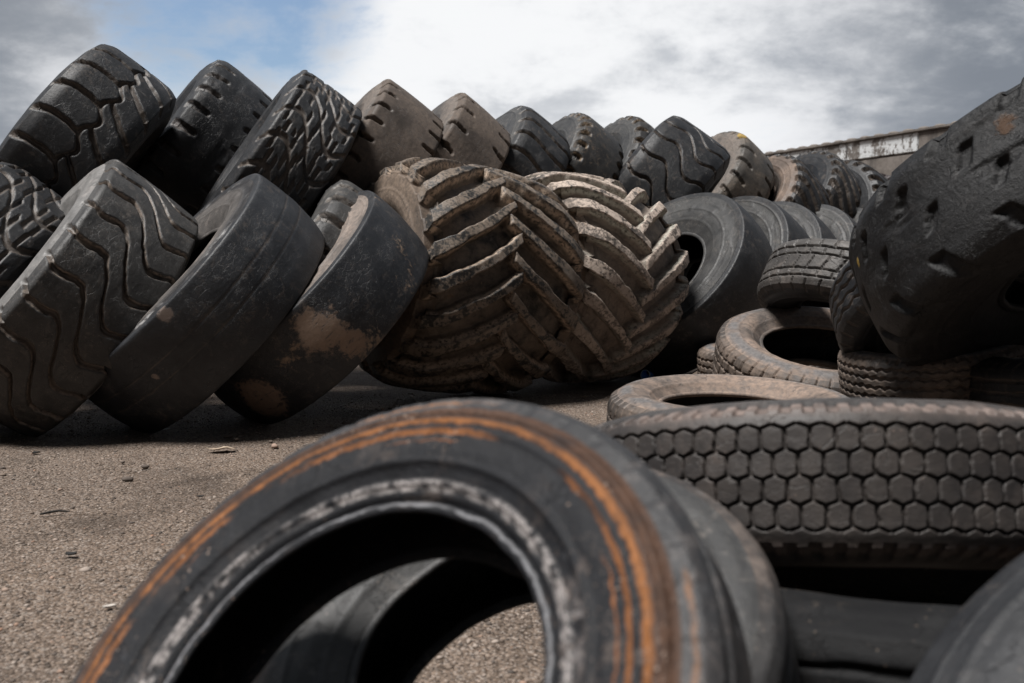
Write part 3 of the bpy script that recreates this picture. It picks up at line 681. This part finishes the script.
def tube(pts, rad, sides=8):
    pts = [Vector(p) for p in pts]; V = []; F = []
    for i, p in enumerate(pts):
        d = (pts[min(i + 1, len(pts) - 1)] - pts[max(i - 1, 0)]).normalized(); s = d.cross(Vector((0, 0, 1)))
        s = s.normalized() if s.length > 1e-4 else Vector((1, 0, 0)); u = s.cross(d); r = rad[i] if isinstance(rad, (list, tuple)) else rad
        for k in range(sides):
            a = 2 * math.pi * k / sides; V.append((p + r * (math.cos(a) * s + math.sin(a) * u))[:])
    n = sides
    for i in range(len(pts) - 1):
        for k in range(n): F.append((i * n + k, i * n + (k + 1) % n, (i + 1) * n + (k + 1) % n, (i + 1) * n + k))
    return np.array(V), np.array(F)
V, F_ = tube([(-.045, -.006, .002), (-.015, .0, .006), (.012, .004, .008), (.045, .002, .004)], [.003, .0045, .004, .002])
tw_ = link('twig', raw_mesh('twig', V, F_), simple('twig', (.02, .017, .015))); tw_.location = ground_at(47, 518) + Vector((0, 0, .003)); tw_.rotation_euler = (0, 0, .25)
tag(tw_, 'short black twig at the left of the yard', 'twig')

# blue plastic cup on its side
M_BLUE = simple('blue_plastic', (.06, .24, .72), .35, .5, 20, .15); M_WHITE = simple('white_plastic', (.62, .70, .72), .4, .5)
def lathe(prof, n=32):
    V = []; F = []
    for (r, z) in prof:
        for k in range(n): V.append((r * math.cos(2 * math.pi * k / n), r * math.sin(2 * math.pi * k / n), z))
    for i in range(len(prof) - 1):
        for k in range(n): F.append((i * n + k, i * n + (k + 1) % n, (i + 1) * n + (k + 1) % n, (i + 1) * n + k))
    return np.array(V), np.array(F)
cup = empty('plastic_cup', ground_at(646, 381)); tag(cup, 'small blue plastic cup lying on its side by the tractor tyre', 'cup')
cm = Matrix.Translation((0, 0, .040)) @ Matrix.Rotation(R_(55), 4, 'Z') @ Matrix.Rotation(R_(-84), 4, 'Y')
V, F_ = lathe([(.0005, -.10), (.022, -.10), (.024, -.095), (.034, .0), (.0325, .0), (.0225, -.092), (.0005, -.094)]); link('cup_body', raw_mesh('cup_body', V, F_), M_BLUE, cup, cm)
V, F_ = lathe([(.0345, -.006), (.0375, -.004), (.0385, 0), (.0365, .004), (.0325, .003), (.0325, -.006)]); link('cup_rim', raw_mesh('cup_rim', V, F_), M_WHITE, cup, cm)

fl = sheet('rubber_flap', ground_at(690, 376), [(-.12, -.05), (.10, -.06), (.13, .03), (.09, .09), (-.05, .08), (-.11, .03)],
           lambda x, y: .01 + .9 * max(0, x + .02) ** 1.2 + .25 * max(0, y) , .012, m_black, .3)
tag(fl, 'torn black rubber flap on the ground beside the pile', 'rubber scrap')

# ------------------------------------------------------------------ concrete wall behind
t = NT('old_concrete'); v = t.coord()
n = t.noise(v, 1.6, 8, .65); n2 = t.noise(v, 14, 6, .6); n3 = t.noise(t.vmath('MULTIPLY', v, (1., 1., .25)), 3.5, 7, .65)
c = t.mix(t.mr(n, .3, .7), (.13, .112, .098), (.23, .205, .185)); c = t.mix(t.math('MULTIPLY', t.mr(n3, .45, .66), .8), c, (.06, .053, .048))
c = t.mix(t.math('MULTIPLY', t.mr(n2, .55, .75), .4), c, (.12, .105, .095))
t.put(t.b.inputs['Base Color'], c); t.b.inputs['Roughness'].default_value = .92; t.put(t.b.inputs['Normal'], t.bump(n2, .5, .02)); M_CONC = t.m
t = NT('flaking_whitewash'); v = t.coord()
n = t.noise(v, 2.2, 8, .7); n2 = t.noise(v, 12, 6, .65); n3 = t.noise(t.vmath('MULTIPLY', v, (1., 1., .3)), 4.5, 8, .7)
c = t.mix(t.mr(n2, .3, .7), (.12, .105, .095), (.20, .182, .166))
c = t.mix(t.mr(t.math('ADD', t.math('MULTIPLY', n3, .6), t.math('MULTIPLY', n2, .4)), .46, .53), c, (.62, .64, .65))
c = t.mix(t.math('MULTIPLY', t.mr(n, .52, .70), .75), c, (.12, .10, .095))
t.put(t.b.inputs['Base Color'], c); t.b.inputs['Roughness'].default_value = .9; t.put(t.b.inputs['Normal'], t.bump(n2, .5, .015)); M_WASH = t.m

def box(x0, x1, y0, y1, z0, z1, bev=.012):
    import bmesh
    bm = bmesh.new(); bmesh.ops.create_cube(bm, size=1)
    for v in bm.verts: v.co = Vector(((x0 + x1) / 2 + v.co.x * (x1 - x0), (y0 + y1) / 2 + v.co.y * (y1 - y0), (z0 + z1) / 2 + v.co.z * (z1 - z0)))
    bmesh.ops.bevel(bm, geom=bm.edges[:], offset=bev, segments=2, affect='EDGES')
    me = bpy.data.meshes.new('block'); bm.to_mesh(me); bm.free(); return me
A = Vector((9.0, 6.93, 0)); Bv = Vector((2.6, 22.11, 0)); L = (Bv - A).length; ang = math.atan2(Bv.y - A.y, Bv.x - A.x)
wall = empty('concrete_wall', A); wall.rotation_euler = (0, 0, ang); tag(wall, 'old concrete panel wall with flaking white top band behind the tyres', 'wall')
TOP = 2.66
bl = 1.45; k = 0; x = -.69
while x < L - .2:
    x1 = min(x + bl, L)
    link('top_panel', box(max(x, 0) + .006, x1 - .006, 0, .16, TOP - .27, TOP - .003), M_WASH if 6 <= k <= 8 else M_CONC, wall); x = x1; k += 1
x = -.6
while x < L - .2:
    x1 = min(x + 2.0, L)
    link('wall_panel', box(max(x, 0) + .008, x1 - .008, .015, .15, 0, TOP - .285), M_CONC, wall); x = x1
link('coping', box(0, L, -.035, .195, TOP, TOP + .045, .015), M_CONC, wall)
x = .15
while x < L:
    V, F_ = lathe([(.085, 0), (.082, .012), (.06, .026), (.03, .032), (.0005, .033)], 14)
    link('coping_knob', raw_mesh('coping_knob', V, F_), M_CONC, wall, Matrix.Translation((x, .08, TOP + .0455))); x += .29

# ------------------------------------------------------------------ sky, sun, camera
w = bpy.data.worlds.new('World'); SC.world = w; w.use_nodes = True
nt = w.node_tree; nn = nt.nodes; ll = nt.links; nn.clear()
SUN_EL, SUN_AZ = R_(68), R_(-122)          # azimuth measured from straight ahead, negative to the left
sky = nn.new('ShaderNodeTexSky'); sky.sky_type = 'NISHITA'; sky.sun_disc = False; sky.sun_elevation = SUN_EL; sky.sun_rotation = SUN_AZ
sky.air_density = 1.0; sky.dust_density = 1.5; sky.ozone_density = 1.5
def wn(ty, **k):
    n = nn.new(ty)
    for a, v in k.items(): setattr(n, a, v)
    return n
class WT(NT):
    def __init__(s): s.t = nt; s.n = nn; s.l = ll
W = WT()
d = W.coord('Generated')
sep = nn.new('ShaderNodeSeparateXYZ'); ll.new(d, sep.inputs[0])
zc = W.math('ADD', W.math('MAXIMUM', sep.outputs[2], 0.), .34)
cmb = nn.new('ShaderNodeCombineXYZ'); W.put(cmb.inputs[0], W.math('DIVIDE', sep.outputs[0], zc)); W.put(cmb.inputs[1], W.math('DIVIDE', sep.outputs[1], zc)); cmb.inputs[2].default_value = SKY_SEED
cv = cmb.outputs[0]
c1 = W.noise(cv, 1.5, 12, .60, .15); c2 = W.noise(cv, 4.2, 12, .64, .2); c3 = W.noise(cv, .33, 4, .5)
body = W.math('ADD', W.math('MULTIPLY', c1, .65), W.math('MULTIPLY', c2, .35))
def glow(vec, a, b):
    n = nn.new('ShaderNodeVectorMath'); n.operation = 'DOT_PRODUCT'; ll.new(d, n.inputs[0]); v = Vector(vec).normalized(); n.inputs[1].default_value = v
    return W.mr(n.outputs['Value'], a, b)
def pxdir(px, py):
    cp, sp = math.cos(PITCH), math.sin(PITCH); u = (341.5 - py) / 995
    return Vector(((px - 512) / 995, cp + u * sp, -sp + u * cp)).normalized()
bright = glow(pxdir(440, 110), .925, .992)           # thin bright cloud low ahead
gap = glow(pxdir(225, -25), .983, .9990)           # one opening to the blue, upper left
cover = W.mr(W.math('SUBTRACT', body, W.math('MULTIPLY', gap, .27)), .24, .42)
cover = W.math('MAXIMUM', cover, 0.)
shade = W.mr(body, .43, .58)
cloud = W.mix(shade, (.92, .93, .955), (.40, .43, .48))
cloud = W.mix(W.math('MULTIPLY', bright, W.mr(body, .62, .44, .30, 1.)), cloud, (.93, .94, .955))
edge = W.math('SUBTRACT', 1., glow(pxdir(470, 170), .885, .975))
cloud = W.mix(W.math('MULTIPLY', edge, W.mr(body, .28, .52)), cloud, (.22, .245, .285))
high_dim = W.mr(sep.outputs[2], .42, .75)
cloud = W.mix(high_dim, cloud, (.24, .26, .29))  # overhead clouds out of view, darkened for less fill light
rear_dim = W.mr(sep.outputs[1], .25, -.25)
cloud = W.mix(rear_dim, cloud, (.065, .071, .080))  # unseen clouds behind the camera, darkened to cut fill on near faces
bgs = nn.new('ShaderNodeBackground'); bgs.inputs['Strength'].default_value = .10; ll.new(sky.outputs[0], bgs.inputs['Color'])
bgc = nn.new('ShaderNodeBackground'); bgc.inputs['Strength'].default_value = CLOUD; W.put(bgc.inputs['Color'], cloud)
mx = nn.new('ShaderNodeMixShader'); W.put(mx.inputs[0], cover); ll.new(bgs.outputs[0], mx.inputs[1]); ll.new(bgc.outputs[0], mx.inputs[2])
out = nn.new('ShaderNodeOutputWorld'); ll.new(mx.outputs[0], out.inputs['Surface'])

sl = bpy.data.lights.new('sun', 'SUN'); sl.energy = SUN; sl.angle = R_(18); sl.color = (1., .975, .95)
so = bpy.data.objects.new('sun', sl); COL.objects.link(so)
sd = Vector((math.sin(SUN_AZ) * math.cos(SUN_EL), math.cos(SUN_AZ) * math.cos(SUN_EL), math.sin(SUN_EL)))
so.rotation_euler = (-sd).to_track_quat('-Z', 'Y').to_euler(); so.location = sd * 30

cam = bpy.data.cameras.new('camera'); co = bpy.data.objects.new('camera', cam); COL.objects.link(co)
co.location = (0, 0, CAM_H); co.rotation_euler = (math.pi / 2 - PITCH, 0, 0)
cam.sensor_width = 36; cam.sensor_fit = 'HORIZONTAL'; cam.lens = 995 * 36 / 1024; cam.clip_end = 3000; cam.clip_start = .05
cam.dof.use_dof = True; cam.dof.focus_distance = 4.6; cam.dof.aperture_fstop = 4.0
SC.camera = co
SC.view_settings.view_transform = 'Standard'; SC.view_settings.look = 'None'; SC.view_settings.exposure = EXPO; SC.view_settings.gamma = 1
SC.view_settings.use_curve_mapping = False
SC.cycles.max_bounces = 6; SC.cycles.use_denoising = True
